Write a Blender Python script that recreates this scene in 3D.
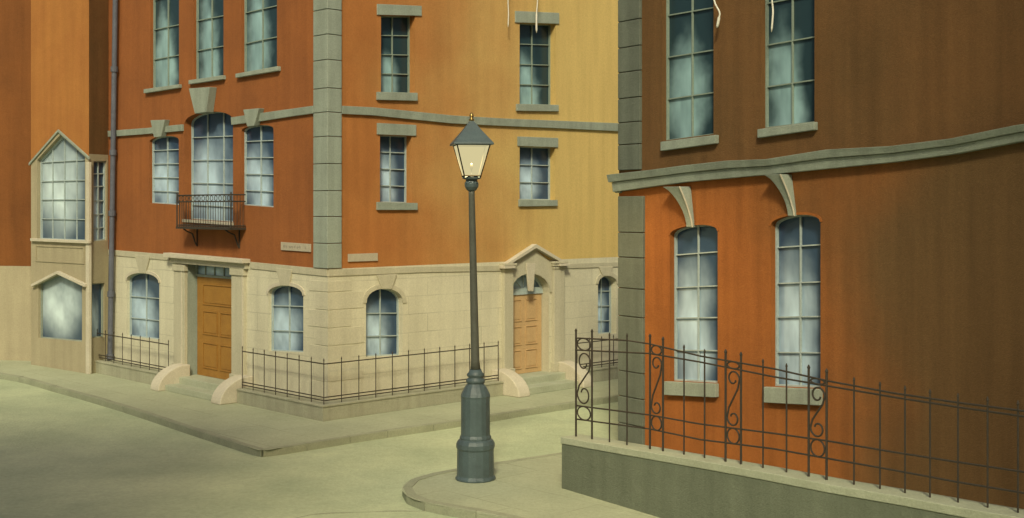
import bpy, bmesh, math, random
from mathutils import Vector, Matrix
random.seed(7)
R_ = math.radians
scene = bpy.context.scene
for o in list(bpy.data.objects): bpy.data.objects.remove(o)
C = scene.collection

# ------------------------------------------------------------------ camera, world, sun, exposure
FOC = 1233.0; HZ = 208.0; CX = 512.0; CAMZ = 4.0
cam = bpy.data.cameras.new('camera'); camo = bpy.data.objects.new('camera', cam); C.objects.link(camo)
camo.location = (0, 0, CAMZ); camo.rotation_euler = (R_(90), 0, 0)
cam.sensor_width = 36; cam.lens = FOC/1024*36; cam.shift_y = -(259-HZ)/1024
cam.clip_end = 2000; scene.camera = camo

SUN_AZ = math.atan2(-0.05, -1.0)        # compass direction (x, y) the light comes from
SUN_EL = R_(40)
w = bpy.data.worlds.new('World'); scene.world = w; w.use_nodes = True
nt = w.node_tree; bg = nt.nodes['Background']
sky = nt.nodes.new('ShaderNodeTexSky'); sky.sky_type = 'NISHITA'; sky.sun_disc = False
sky.sun_elevation = SUN_EL; sky.sun_rotation = SUN_AZ; sky.dust_density = 6; sky.air_density = 1.0
sky.ozone_density = 0.5
nt.links.new(sky.outputs[0], bg.inputs[0]); bg.inputs[1].default_value = 0.07
sun = bpy.data.lights.new('sun', 'SUN'); suno = bpy.data.objects.new('sun', sun); C.objects.link(suno)
sun.energy = 2.4; sun.angle = R_(9); sun.color = (1.0, 0.93, 0.64)
sd = Vector((math.sin(SUN_AZ)*math.cos(SUN_EL), math.cos(SUN_AZ)*math.cos(SUN_EL), math.sin(SUN_EL)))
suno.rotation_euler = sd.to_track_quat('Z', 'Y').to_euler()
scene.view_settings.view_transform = 'Standard'; scene.view_settings.look = 'None'
scene.view_settings.exposure = 0.25; scene.view_settings.gamma = 1
scene.view_settings.use_curve_mapping = False
scene.render.engine = 'CYCLES'

# ------------------------------------------------------------------ materials
def mat(name, col, col2=None, rough=0.85, scale=1.5, mix=0.6, bump=0.15, bscale=60, metal=0, spec=0.2,
        brick=None, wash=None, grime=None, streak=0.0, grain=.16):
    m = bpy.data.materials.new(name); m.use_nodes = True
    t = m.node_tree; N = t.nodes; L = t.links; b = N['Principled BSDF']
    b.inputs['Roughness'].default_value = rough; b.inputs['Metallic'].default_value = metal
    b.inputs['Specular IOR Level'].default_value = spec
    tc = N.new('ShaderNodeTexCoord')
    n1 = N.new('ShaderNodeTexNoise'); n1.inputs['Scale'].default_value = scale
    n1.inputs['Detail'].default_value = 7; n1.inputs['Roughness'].default_value = 0.62
    L.new(tc.outputs['Object'], n1.inputs['Vector'])
    mr = N.new('ShaderNodeMapRange'); mr.inputs[1].default_value = 0.33; mr.inputs[2].default_value = 0.67
    mr.inputs[4].default_value = mix
    L.new(n1.outputs['Fac'], mr.inputs[0])
    mx = N.new('ShaderNodeMix'); mx.data_type = 'RGBA'
    mx.inputs[6].default_value = (*col, 1)
    c2 = col2 or tuple(c*0.7 for c in col)
    mx.inputs[7].default_value = (*c2, 1)
    L.new(mr.outputs[0], mx.inputs[0]); out = mx.outputs[2]
    if wash:                                   # second colour over one wall end, pigment on orange_R, painted shade on rust: (colour, u0, u1)
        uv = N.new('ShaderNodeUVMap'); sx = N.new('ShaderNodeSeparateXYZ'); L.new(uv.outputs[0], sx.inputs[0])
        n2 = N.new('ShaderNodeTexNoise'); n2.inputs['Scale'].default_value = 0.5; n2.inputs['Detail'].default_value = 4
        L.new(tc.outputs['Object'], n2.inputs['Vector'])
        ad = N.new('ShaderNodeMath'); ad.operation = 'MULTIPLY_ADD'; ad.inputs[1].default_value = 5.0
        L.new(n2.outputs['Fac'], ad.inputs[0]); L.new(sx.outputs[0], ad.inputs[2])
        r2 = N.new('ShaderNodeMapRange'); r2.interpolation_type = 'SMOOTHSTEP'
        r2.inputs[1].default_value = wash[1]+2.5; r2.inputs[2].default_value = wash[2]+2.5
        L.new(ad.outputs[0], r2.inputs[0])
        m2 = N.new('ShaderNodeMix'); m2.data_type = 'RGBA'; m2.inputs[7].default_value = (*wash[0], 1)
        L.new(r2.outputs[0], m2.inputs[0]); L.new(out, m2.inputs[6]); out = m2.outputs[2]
    if streak:                                 # vertical weather streaks
        mp = N.new('ShaderNodeMapping'); mp.inputs['Scale'].default_value = (5, 5, 0.35)
        L.new(tc.outputs['Object'], mp.inputs[0])
        n3 = N.new('ShaderNodeTexNoise'); n3.inputs['Scale'].default_value = 1.0; n3.inputs['Detail'].default_value = 5
        L.new(mp.outputs[0], n3.inputs['Vector'])
        r3 = N.new('ShaderNodeMapRange'); r3.inputs[1].default_value = .35; r3.inputs[2].default_value = .7
        r3.inputs[3].default_value = 1.0; r3.inputs[4].default_value = 1-streak
        L.new(n3.outputs['Fac'], r3.inputs[0])
        m3 = N.new('ShaderNodeMix'); m3.data_type = 'RGBA'; m3.blend_type = 'MULTIPLY'; m3.inputs[0].default_value = 1
        L.new(out, m3.inputs[6]); L.new(r3.outputs[0], m3.inputs[7]); out = m3.outputs[2]
    n6 = N.new('ShaderNodeTexNoise'); n6.inputs['Scale'].default_value = bscale*.55; n6.inputs['Detail'].default_value = 6; n6.inputs['Roughness'].default_value = .75
    L.new(tc.outputs['Object'], n6.inputs['Vector'])
    r6 = N.new('ShaderNodeMapRange'); r6.inputs[1].default_value = .3; r6.inputs[2].default_value = .7
    r6.inputs[3].default_value = 1-grain; r6.inputs[4].default_value = 1+grain*.6
    L.new(n6.outputs['Fac'], r6.inputs[0])
    m6 = N.new('ShaderNodeMix'); m6.data_type = 'RGBA'; m6.blend_type = 'MULTIPLY'; m6.inputs[0].default_value = 1; m6.clamp_factor = False
    L.new(out, m6.inputs[6]); L.new(r6.outputs[0], m6.inputs[7]); out = m6.outputs[2]
    if brick:                                  # (width, height, mortar size, mortar strength)
        uv = N.new('ShaderNodeUVMap')
        n4 = N.new('ShaderNodeTexNoise'); n4.inputs['Scale'].default_value = 1.3
        L.new(uv.outputs[0], n4.inputs['Vector'])
        vm = N.new('ShaderNodeVectorMath'); vm.operation = 'MULTIPLY_ADD'; vm.inputs[1].default_value = (.03, .03, 0)
        L.new(n4.outputs['Color'], vm.inputs[0]); L.new(uv.outputs[0], vm.inputs[2])
        bt = N.new('ShaderNodeTexBrick'); bt.inputs['Scale'].default_value = 1
        bt.inputs['Brick Width'].default_value = brick[0]; bt.inputs['Row Height'].default_value = brick[1]
        bt.inputs['Mortar Size'].default_value = brick[2]; bt.inputs['Mortar Smooth'].default_value = 0.3
        bt.inputs['Color1'].default_value = (1, 1, 1, 1); bt.inputs['Color2'].default_value = (.93, .93, .93, 1)
        bt.inputs['Mortar'].default_value = (0, 0, 0, 1)
        L.new(vm.outputs[0], bt.inputs['Vector'])
        n5 = N.new('ShaderNodeTexNoise'); n5.inputs['Scale'].default_value = 0.9
        L.new(uv.outputs[0], n5.inputs['Vector'])
        r5 = N.new('ShaderNodeMapRange'); r5.inputs[1].default_value = .35; r5.inputs[2].default_value = .65
        r5.inputs[3].default_value = brick[3]*.15; r5.inputs[4].default_value = brick[3]
        L.new(n5.outputs['Fac'], r5.inputs[0])
        m4 = N.new('ShaderNodeMix'); m4.data_type = 'RGBA'; m4.blend_type = 'MULTIPLY'
        L.new(r5.outputs[0], m4.inputs[0]); L.new(out, m4.inputs[6]); L.new(bt.outputs['Color'], m4.inputs[7])
        out = m4.outputs[2]
    L.new(out, b.inputs['Base Color'])
    nb = N.new('ShaderNodeTexNoise'); nb.inputs['Scale'].default_value = bscale; nb.inputs['Detail'].default_value = 4
    L.new(tc.outputs['Object'], nb.inputs['Vector'])
    nb2 = N.new('ShaderNodeTexNoise'); nb2.inputs['Scale'].default_value = bscale/12; nb2.inputs['Detail'].default_value = 3
    L.new(tc.outputs['Object'], nb2.inputs['Vector'])
    aa = N.new('ShaderNodeMath'); aa.operation = 'MULTIPLY_ADD'; aa.inputs[1].default_value = 1.6
    L.new(nb2.outputs['Fac'], aa.inputs[0]); L.new(nb.outputs['Fac'], aa.inputs[2])
    bp = N.new('ShaderNodeBump'); bp.inputs['Strength'].default_value = bump; bp.inputs['Distance'].default_value = 0.03
    L.new(aa.outputs[0], bp.inputs['Height']); L.new(bp.outputs[0], b.inputs['Normal'])
    return m

M = {}
M['orange'] = mat('orange_render', (.34, .120, .036), (.235, .086, .030), scale=.9, streak=.14, bump=.25)
M['orange_R'] = mat('orange_to_ochre_render', (.46, .180, .050), (.35, .135, .038), scale=.9, streak=.12, bump=.25,
                    wash=((.63, .46, .165), .6, 7.2))
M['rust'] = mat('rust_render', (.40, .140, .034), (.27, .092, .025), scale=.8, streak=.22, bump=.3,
                wash=((.165, .095, .038), 2.9, 6.2))  # wash paints shade into the wall's right end
M['umber'] = mat('umber_shade_render', (.195, .098, .036), (.125, .074, .030), scale=.7, streak=.22, bump=.3)  # paints shade into the rust upper wall and the bay's side
M['shaded_orange'] = mat('shaded_orange_render', (.22, .082, .022), (.15, .058, .018), scale=.8, streak=.2, bump=.25)  # darker orange, the far left wall's shade put into its colour
M['amber'] = mat('amber_render', (.44, .19, .05), (.36, .14, .04), scale=.9, streak=.12, bump=.25)
M['stone'] = mat('cream_stone', (.66, .63, .465), (.56, .53, .385), scale=1.2, streak=.12, bump=.25, brick=(1.0, .37, .010, .26))
M['stone_plain'] = mat('plain_cream_stone', (.54, .51, .37), (.45, .42, .305), scale=1.2, streak=.12, bump=.2)
M['bay_stone'] = mat('tan_bay_stone', (.42, .37, .24), (.35, .305, .20), scale=1.2, streak=.12, bump=.2)
M['stone_corner'] = mat('cream_corner_stone', (.62, .59, .435), (.53, .50, .365), scale=1.2, streak=.12, bump=.25)
M['trim'] = mat('grey_green_stone', (.34, .385, .315), (.27, .305, .25), scale=2, streak=.2, bump=.3)
M['pale'] = mat('pale_stone', (.58, .54, .42), (.48, .43, .32), scale=3, bump=.2)
M['plinth'] = mat('plinth_stone', (.195, .22, .155), (.15, .17, .12), scale=1.5, bump=.4, streak=.2)
M['light_plinth'] = mat('light_plinth_stone', (.42, .42, .30), (.33, .33, .235), scale=1.5, bump=.4, streak=.2)
M['coping'] = mat('coping_stone', (.44, .47, .34), (.32, .34, .24), scale=2, bump=.4)
M['road'] = mat('road_surface', (.54, .60, .38), (.34, .40, .255), rough=.8, scale=.45, bump=.5, bscale=25, mix=.8)
M['pave'] = mat('pavement_flags', (.44, .47, .315), (.31, .335, .225), scale=.8, bump=.4, bscale=25, brick=(1.4, .95, .012, .28))
M['kerb'] = mat('kerb_stone', (.36, .38, .26), (.25, .265, .185), scale=2, bump=.4)
M['frame'] = mat('window_paint', (.42, .50, .49), (.32, .39, .38), rough=.5, scale=5, bump=.1)
M['frame_dull'] = mat('dull_window_paint', (.27, .33, .27), (.2, .26, .22), rough=.5, scale=5, bump=.1)
M['iron'] = mat('dark_iron', (.045, .040, .032), (.07, .052, .035), rough=.6, scale=9, bump=.3, bscale=90)
M['lead'] = mat('lead_pipe', (.13, .14, .17), (.085, .09, .11), rough=.55, scale=6, bump=.3)
M['lantern_iron'] = mat('lantern_iron', (.012, .012, .010), rough=.9, spec=.05)
M['lamp'] = mat('lamp_post_paint', (.085, .125, .13), (.045, .06, .062), rough=.42, scale=3.5, bump=.25, bscale=70, spec=.5)
M['door_brown'] = mat('brown_door_paint', (.36, .185, .04), (.26, .125, .03), rough=.55, scale=4, bump=.15)
M['door_tan'] = mat('tan_door_paint', (.56, .38, .19), (.48, .32, .155), rough=.55, scale=4, bump=.15)
M['brass'] = mat('brass', (.5, .35, .12), rough=.35, metal=1)
M['ink'] = mat('lettering', (.26, .24, .19))
M['plate'] = mat('sign_plate', (.46, .41, .30), (.38, .33, .25), scale=8, bump=.05)
M['cord'] = mat('cotton_cord', (.80, .78, .66), bump=.1)
M['dark_trim'] = mat('weathered_grey_stone', (.165, .185, .145), (.12, .135, .105), scale=2, streak=.2, bump=.3)
M['post'] = mat('post_paint', (.10, .105, .085), (.07, .07, .055), rough=.5, scale=5, bump=.2)
M['slate'] = mat('roof_slate', (.08, .085, .09))

def glass_mat(name, dark, pale, cx, cy, rx, ry, k=1.0, warp=1.0):  # pale blob is a reflection painted into the pane colour
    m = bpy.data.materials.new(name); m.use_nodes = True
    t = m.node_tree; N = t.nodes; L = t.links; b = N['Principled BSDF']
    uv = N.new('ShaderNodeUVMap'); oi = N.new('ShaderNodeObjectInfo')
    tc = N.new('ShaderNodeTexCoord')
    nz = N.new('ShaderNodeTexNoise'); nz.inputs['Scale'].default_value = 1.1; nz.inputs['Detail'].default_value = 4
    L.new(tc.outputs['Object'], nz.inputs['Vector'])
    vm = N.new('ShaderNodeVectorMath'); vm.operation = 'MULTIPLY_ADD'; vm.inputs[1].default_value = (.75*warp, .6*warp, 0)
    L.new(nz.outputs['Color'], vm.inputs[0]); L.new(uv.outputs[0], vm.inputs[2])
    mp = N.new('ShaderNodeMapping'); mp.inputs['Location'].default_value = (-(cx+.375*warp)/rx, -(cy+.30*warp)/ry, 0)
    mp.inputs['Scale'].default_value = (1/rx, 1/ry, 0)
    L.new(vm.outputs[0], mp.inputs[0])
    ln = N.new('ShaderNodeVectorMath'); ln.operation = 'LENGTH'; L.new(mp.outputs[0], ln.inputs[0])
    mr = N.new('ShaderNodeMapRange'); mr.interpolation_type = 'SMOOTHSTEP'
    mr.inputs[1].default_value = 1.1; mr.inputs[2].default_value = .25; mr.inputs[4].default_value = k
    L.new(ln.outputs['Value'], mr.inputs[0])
    # cloudy variation within the painted reflection
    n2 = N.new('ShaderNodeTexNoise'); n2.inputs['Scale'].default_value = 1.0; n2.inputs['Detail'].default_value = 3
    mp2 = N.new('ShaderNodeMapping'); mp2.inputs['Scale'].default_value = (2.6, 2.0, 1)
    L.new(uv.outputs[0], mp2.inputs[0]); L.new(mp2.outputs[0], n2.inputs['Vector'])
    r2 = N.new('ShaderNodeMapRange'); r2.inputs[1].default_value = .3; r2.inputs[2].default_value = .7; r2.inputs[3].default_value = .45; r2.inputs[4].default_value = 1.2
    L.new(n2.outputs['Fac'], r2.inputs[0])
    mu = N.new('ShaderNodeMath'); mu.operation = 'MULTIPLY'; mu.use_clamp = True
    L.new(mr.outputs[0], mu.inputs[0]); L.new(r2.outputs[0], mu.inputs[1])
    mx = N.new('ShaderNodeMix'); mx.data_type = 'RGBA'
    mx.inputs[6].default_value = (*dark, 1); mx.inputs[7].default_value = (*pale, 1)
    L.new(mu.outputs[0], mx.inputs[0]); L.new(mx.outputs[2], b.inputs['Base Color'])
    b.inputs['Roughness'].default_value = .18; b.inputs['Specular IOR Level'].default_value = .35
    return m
M['glass'] = glass_mat('painted_reflection_glass', (.038, .072, .125), (.55, .72, .84), .36, .32, .52, .56, 1.0, .7)
M['glass_up'] = glass_mat('dim_painted_reflection_glass', (.022, .048, .058), (.34, .53, .55), .34, .18, .44, .44, 1.0)
M['glass_big'] = glass_mat('round_painted_reflection_glass', (.040, .072, .115), (.66, .80, .82), .40, .52, .60, .60, 1.0, .3)

# ------------------------------------------------------------------ helpers
def link(name, bm, m, parent=None, bevel=0, smooth=False):
    bmesh.ops.recalc_face_normals(bm, faces=bm.faces)
    me = bpy.data.meshes.new(name); bm.to_mesh(me); bm.free()
    me.materials.append(M[m] if isinstance(m, str) else m)
    if smooth:
        for p in me.polygons: p.use_smooth = True
    o = bpy.data.objects.new(name, me); C.objects.link(o)
    if parent:
        o.parent = parent
        r = parent; off = Vector((0, 0, 0))
        while r: off += r.location; r = r.parent
        me.transform(Matrix.Translation(-off))
    if bevel:
        bv = o.modifiers.new('bevel', 'BEVEL'); bv.width = bevel; bv.segments = 2; bv.limit_method = 'ANGLE'
    return o
def thing(name, label, cat, loc=(0, 0, 0), group=None):
    o = bpy.data.objects.new(name, None); C.objects.link(o); o.location = loc; o.empty_display_size = .3
    o['label'] = label; o['category'] = cat
    if group: o['group'] = group
    return o
def tag(o, label, cat, group=None):
    o['label'] = label; o['category'] = cat
    if group: o['group'] = group
    return o

class Plane:
    def __init__(s, O, d, n): s.O = Vector(O); s.d = Vector(d).normalized(); s.n = Vector(n).normalized()
    def w(s, a, off, z):
        p = s.O + s.d*a + s.n*off
        return Vector((p.x, p.y, z))
    def hit(s, px, py, off=0):
        r = (px-CX)/FOC; O = s.O + s.n*off
        a = (r*O.y - O.x)/(s.d.x - r*s.d.y)
        Y = O.y + a*s.d.y
        return (a, CAMZ - (py-HZ)/FOC*Y)
    def s(s, px, off=0): return s.hit(px, 0, off)[0]
def ground(px, py, z=0):
    Y = (CAMZ-z)*FOC/(py-HZ); return Vector(((px-CX)/FOC*Y, Y, z))

def prism(bm, pl, pts, o0, o1):
    """pts: (s, z) polygon, extruded between offsets o0 and o1 along the plane's normal"""
    a = [bm.verts.new(pl.w(p[0], o0, p[1])) for p in pts]
    b = [bm.verts.new(pl.w(p[0], o1, p[1])) for p in pts]
    bm.faces.new(a); bm.faces.new(b[::-1])
    n = len(pts)
    for i in range(n): bm.faces.new((a[i], a[(i+1) % n], b[(i+1) % n], b[i]))
def bar(bm, p, q, r, seg=6, r2=None):
    p = Vector(p); q = Vector(q); dv = q-p
    if dv.length < 1e-6: return
    z = dv.normalized(); x = z.orthogonal().normalized(); y = z.cross(x); r2 = r if r2 is None else r2
    A = []; B = []
    for i in range(seg):
        t = 2*math.pi*i/seg; u = x*math.cos(t)+y*math.sin(t)
        A.append(bm.verts.new(p+u*r)); B.append(bm.verts.new(q+u*r2))
    bm.faces.new(A[::-1]); bm.faces.new(B)
    for i in range(seg): bm.faces.new((A[i], A[(i+1) % seg], B[(i+1) % seg], B[i]))
def tube(bm, pts, r, seg=6, closed=False):
    pts = [Vector(p) for p in pts]; n = len(pts); rings = []; x = None
    for i, p in enumerate(pts):
        if closed: t = pts[(i+1) % n]-pts[i-1]
        else: t = pts[min(i+1, n-1)]-pts[max(i-1, 0)]
        t.normalize()
        if x is None: x = t.orthogonal().normalized()
        else: x = (x - t*x.dot(t)).normalized()
        y = t.cross(x)
        rr = r[i] if isinstance(r, (list, tuple)) else r
        rings.append([bm.verts.new(p+(x*math.cos(2*math.pi*k/seg)+y*math.sin(2*math.pi*k/seg))*rr) for k in range(seg)])
    for i in range(n if closed else n-1):
        A = rings[i]; B = rings[(i+1) % n]
        for k in range(seg): bm.faces.new((A[k], A[(k+1) % seg], B[(k+1) % seg], B[k]))
    if not closed: bm.faces.new(rings[0][::-1]); bm.faces.new(rings[-1])
def lathe(bm, c, prof, seg=8, rot=0):
    rings = [[bm.verts.new((c[0]+r*math.cos(rot+2*math.pi*k/seg), c[1]+r*math.sin(rot+2*math.pi*k/seg), z)) for k in range(seg)] for r, z in prof]
    for A, B in zip(rings, rings[1:]):
        for k in range(seg): bm.faces.new((A[k], A[(k+1) % seg], B[(k+1) % seg], B[k]))
    bm.faces.new(rings[0][::-1]); bm.faces.new(rings[-1])
def inset(pts, w):
    n = len(pts); area = sum(pts[i][0]*pts[(i+1) % n][1]-pts[(i+1) % n][0]*pts[i][1] for i in range(n))
    sg = 1 if area > 0 else -1; out = []
    for i in range(n):
        a = Vector(pts[i-1]); b = Vector(pts[i]); c = Vector(pts[(i+1) % n])
        e1 = (b-a).normalized(); e2 = (c-b).normalized()
        n1 = Vector((-e1.y, e1.x))*sg; n2 = Vector((-e2.y, e2.x))*sg
        m = n1+n2; m = m/max(.3, m.dot(n1)) if m.length > 1e-6 else n1
        out.append((b.x+m.x*w, b.y+m.y*w))
    return out
def ringprism(bm, pl, outer, inner, o0, o1):
    n = len(outer); V = {}
    for k, (pts, o) in enumerate(((outer, o1), (inner, o1), (inner, o0), (outer, o0))):
        V[k] = [bm.verts.new(pl.w(p[0], o, p[1])) for p in pts]
    for k in range(4):
        A = V[k]; B = V[(k+1) % 4]
        for i in range(n): bm.faces.new((A[i], A[(i+1) % n], B[(i+1) % n], B[i]))
def opening(pl, xl, xr, tl, tr, bl, br, rise=0, kind='rect'):
    """pixel edges on the wall face -> outline in (s, z). rise in pixels at the middle."""
    TL = Vector(pl.hit(xl, tl)); TR = Vector(pl.hit(xr, tr)); BL = Vector(pl.hit(xl, bl)); BR = Vector(pl.hit(xr, br))
    pts = [tuple(BL), tuple(BR), tuple(TR)]
    xm = (xl+xr)/2
    if kind != 'rect':
        zt = pl.hit(xm, (tl+tr)/2-rise)[1] - (TL.y+TR.y)/2
        if kind == 'gable': pts.append(((TL.x+TR.x)/2, (TL.y+TR.y)/2+zt))
        else:
            n = 12
            for i in range(1, n):
                a = math.pi*i/n; f = (1-math.cos(a))/2
                base = TR.lerp(TL, f); pts.append((base.x, base.y+zt*math.sin(a)**(.85)))
    pts.append(tuple(TL))
    return dict(pts=pts, TL=TL, TR=TR, BL=BL, BR=BR)
def top_at(pts, s):
    best = None; n = len(pts)
    for i in range(1, n-1):
        a = pts[i]; b = pts[i+1]
        if i == 0: continue
        lo, hi = min(a[0], b[0]), max(a[0], b[0])
        if lo-1e-6 <= s <= hi+1e-6 and hi-lo > 1e-6:
            z = a[1]+(b[1]-a[1])*(s-a[0])/(b[0]-a[0]); best = z if best is None else max(best, z)
    return best
def window(pl, par, op, cols, rows, depth=.15, fm='frame', gm='glass', fw=.02, mw=.009, label=None):
    """the frame with its glazing bars is the window part; pane is its child; rows = fractions up to springing"""
    pts = op['pts']; bm = bmesh.new()
    ringprism(bm, pl, pts, inset(pts, fw), -depth-.03, -depth+.03)
    inn = inset(pts, fw*.6)
    for f in cols:
        b = op['BL'].lerp(op['BR'], f); s = b.x; zt = top_at(pts, s)
        prism(bm, pl, [(s-mw, b.y+fw*.7), (s+mw, b.y+fw*.7), (s+mw, zt-fw*.6), (s-mw, zt-fw*.6)], -depth-.015, -depth+.018)
    for g in rows:
        l = op['BL'].lerp(op['TL'], g); r = op['BR'].lerp(op['TR'], g)
        e = fw*.7*(1 if r.x > l.x else -1)
        prism(bm, pl, [(l.x+e, l.y-mw), (r.x-e, r.y-mw), (r.x-e, r.y+mw), (l.x+e, l.y+mw)], -depth-.012, -depth+.014)
    o = link('window', bm, fm, par)
    if label: o['label'] = label
    bm = bmesh.new(); vs = [bm.verts.new(pl.w(p[0], -depth-.02, p[1])) for p in inset(pts, fw*.3)]
    f = bm.faces.new(vs); uvl = bm.loops.layers.uv.new('UVMap')
    zmin = min(op['BL'].y, op['BR'].y); zmax = max(p[1] for p in pts)
    # u runs left to right in the view
    for lp, p in zip(f.loops, inset(pts, fw*.3)):
        u = (p[0]-op['BL'].x)/(op['BR'].x-op['BL'].x); lp[uvl].uv = (u, (p[1]-zmin)/(zmax-zmin))
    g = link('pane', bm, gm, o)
    return o
def slab(pl, par, name, px, o0, o1, m, bevel=.008):
    """px: pixel polygon taken at the wall face"""
    bm = bmesh.new(); prism(bm, pl, [pl.hit(x, y) for x, y in px], o0, o1)
    return link(name, bm, m, par, bevel)
def wall(pl, par, name, outline, holes, m, depth=None):
    """one wall face (s, z) with its real openings and their reveals"""
    bm = bmesh.new(); uvl = bm.loops.layers.uv.new('UVMap'); E = []
    def loop(pts):
        vs = [bm.verts.new((p[0], p[1], 0)) for p in pts]
        for i in range(len(vs)): E.append(bm.edges.new((vs[i], vs[(i+1) % len(vs)])))
        return vs
    loop(outline)
    H = [(loop(h['pts']), d) for h, d in holes]
    bmesh.ops.triangle_fill(bm, use_beauty=True, edges=E)
    rev = []
    for vs, d in H:
        back = [bm.verts.new((v.co.x, v.co.y, -d-.03)) for v in vs]
        for i in range(len(vs)):
            j = (i+1) % len(vs); bm.faces.new((vs[i], vs[j], back[j], back[i]))
    for f in bm.faces:
        for lp in f.loops: lp[uvl].uv = (lp.vert.co.x+lp.vert.co.z, lp.vert.co.y)
    for v in bm.verts:
        v.co = pl.w(v.co.x, v.co.z, v.co.y)
    return link(name, bm, m, par)
def rect(a, b, z0, z1): return [(a, z0), (b, z0), (b, z1), (a, z1)]

# ------------------------------------------------------------------ ground
def sheet(name, pts, m, z, kerb=None):
    bm = bmesh.new(); uvl = bm.loops.layers.uv.new('UVMap')
    vs = [bm.verts.new((p[0], p[1], z)) for p in pts]; f = bm.faces.new(vs)
    if f.normal.z < 0: f.normal_flip()
    ang = math.atan2(.721, -.693)
    for lp in f.loops:
        c = lp.vert.co; lp[uvl].uv = (c.x*math.cos(ang)+c.y*math.sin(ang), -c.x*math.sin(ang)+c.y*math.cos(ang))
    bmesh.ops.triangulate(bm, faces=list(bm.faces))
    o = link(name, bm, m); o['kind'] = 'structure'; return o
ROADZ = -.12
sheet('road', [(-600, -100), (600, -100), (600, 1200), (-600, 1200)], 'road', ROADZ)

def smooth_poly(pts, n=4):
    out = []
    for i in range(len(pts)-1):
        p0 = pts[max(i-1, 0)]; p1 = pts[i]; p2 = pts[i+1]; p3 = pts[min(i+2, len(pts)-1)]
        for k in range(n):
            t = k/n
            out.append(.5*((2*p1)+(p2-p0)*t+(2*p0-5*p1+4*p2-p3)*t*t+(3*p1-p0-3*p2+p3)*t**3))
    out.append(pts[-1]); return out
def kerb_run(name, line, side, width=.12):
    """kerb stones: top at z=.004 above the paving, face down to the road, along the line"""
    n = len(line); inn = []
    for i, p in enumerate(line):
        t = (line[min(i+1, n-1)]-line[max(i-1, 0)]); t.z = 0; t.normalize()
        nn = Vector((-t.y, t.x, 0))*side
        inn.append(p+nn*width)
    bm = bmesh.new(); acc = [0.0]
    for p, q in zip(line, line[1:]): acc.append(acc[-1]+(q-p).length)
    def at_(d, arr):
        for k in range(n-1):
            if d <= acc[k+1] or k == n-2:
                return arr[k].lerp(arr[k+1], (d-acc[k])/max(1e-6, acc[k+1]-acc[k]))
    d = 0.0; rr = random.Random(4)
    while d < acc[-1]-.05:
        e = min(acc[-1], d+rr.uniform(.8, 1.05)); P = []; dz = rr.uniform(-.005, .004)
        for f in (0, .5, 1):
            a = at_(d+.006+(e-d-.012)*f, line); b = at_(d+.006+(e-d-.012)*f, inn)
            P.append([bm.verts.new((a.x, a.y, ROADZ-.02)), bm.verts.new((a.x, a.y, -.012+dz)), bm.verts.new((a.x+(b.x-a.x)*.1, a.y+(b.y-a.y)*.1, .008+dz)),
                      bm.verts.new((b.x, b.y, .008+dz)), bm.verts.new((b.x, b.y, ROADZ-.02))])
        for A, B in zip(P, P[1:]):
            for k in range(5): bm.faces.new((A[k], A[(k+1) % 5], B[(k+1) % 5], B[k]))
        bm.faces.new(P[0]); bm.faces.new(P[-1][::-1]); d = e
    o = link(name, bm, 'kerb'); o['kind'] = 'structure'; return o

kl = [ground(x, y) for x, y in ((-260, 352), (-120, 362), (0, 374), (51, 386), (120, 405.5), (189, 428), (258, 450))]
kr = [ground(x, y) for x, y in ((268, 450), (372, 433.5), (458, 421), (575, 402.5), (760, 376), (1000, 347))]
kerbline = smooth_poly(kl, 3) + smooth_poly(kr, 3)
back = [Vector((40, 80, 0)), Vector((-60, 80, 0))]
sheet('pavement', [(p.x, p.y) for p in kerbline+back], 'pave', 0)
kerb_run('kerb', smooth_poly(kl, 3)+[kr[0].lerp(kl[-1], .5)], 1); kerb_run('kerb', [kr[0].lerp(kl[-1], .5)]+smooth_poly(kr, 3), 1)
isl = [ground(x, y) for x, y in ((760, 424), (640, 441), (551, 454), (510, 460), (458, 468.5), (417, 477), (403, 486), (405, 494), (419, 501), (447, 507), (488, 514), (560, 530), (700, 565), (1000, 650), (1500, 800))]
islc = smooth_poly(isl, 4)
sheet('pavement', [(p.x, p.y) for p in islc+[Vector((60, 4, 0)), Vector((60, 40, 0))]], 'pave', 0)
kerb_run('kerb', islc, 1, .14)
# curved joint of a patch in the road in front of the camera
bm = bmesh.new()
arc = smooth_poly([ground(x, y, ROADZ+.002) for x, y in ((270, 530), (302, 516.5), (354, 512.5), (410, 511.5), (458, 512.5), (503, 519), (540, 532))], 5)
tube(bm, arc, [.010+.006*math.sin(i) for i in range(len(arc))], 5)
o = link('road_joint', bm, 'kerb'); o['kind'] = 'structure'

# ------------------------------------------------------------------ the corner building
Cc = Vector((-3.53, 23.65))
PL = Plane(Cc, (-.693, .721), (-.721, -.693))
PR = Plane(Cc, (.721, .693), (.693, -.721))
HT = 11.0; ZS = 2.83                          # eaves, top of the stone storey
house = thing('corner_building', 'orange three storey corner building with cream stone ground floor behind the lamp', 'building', (Cc.x, Cc.y+3, 0))
SL = PL.s(108.5)                              # far end of the left face
SR = 16.0
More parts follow.
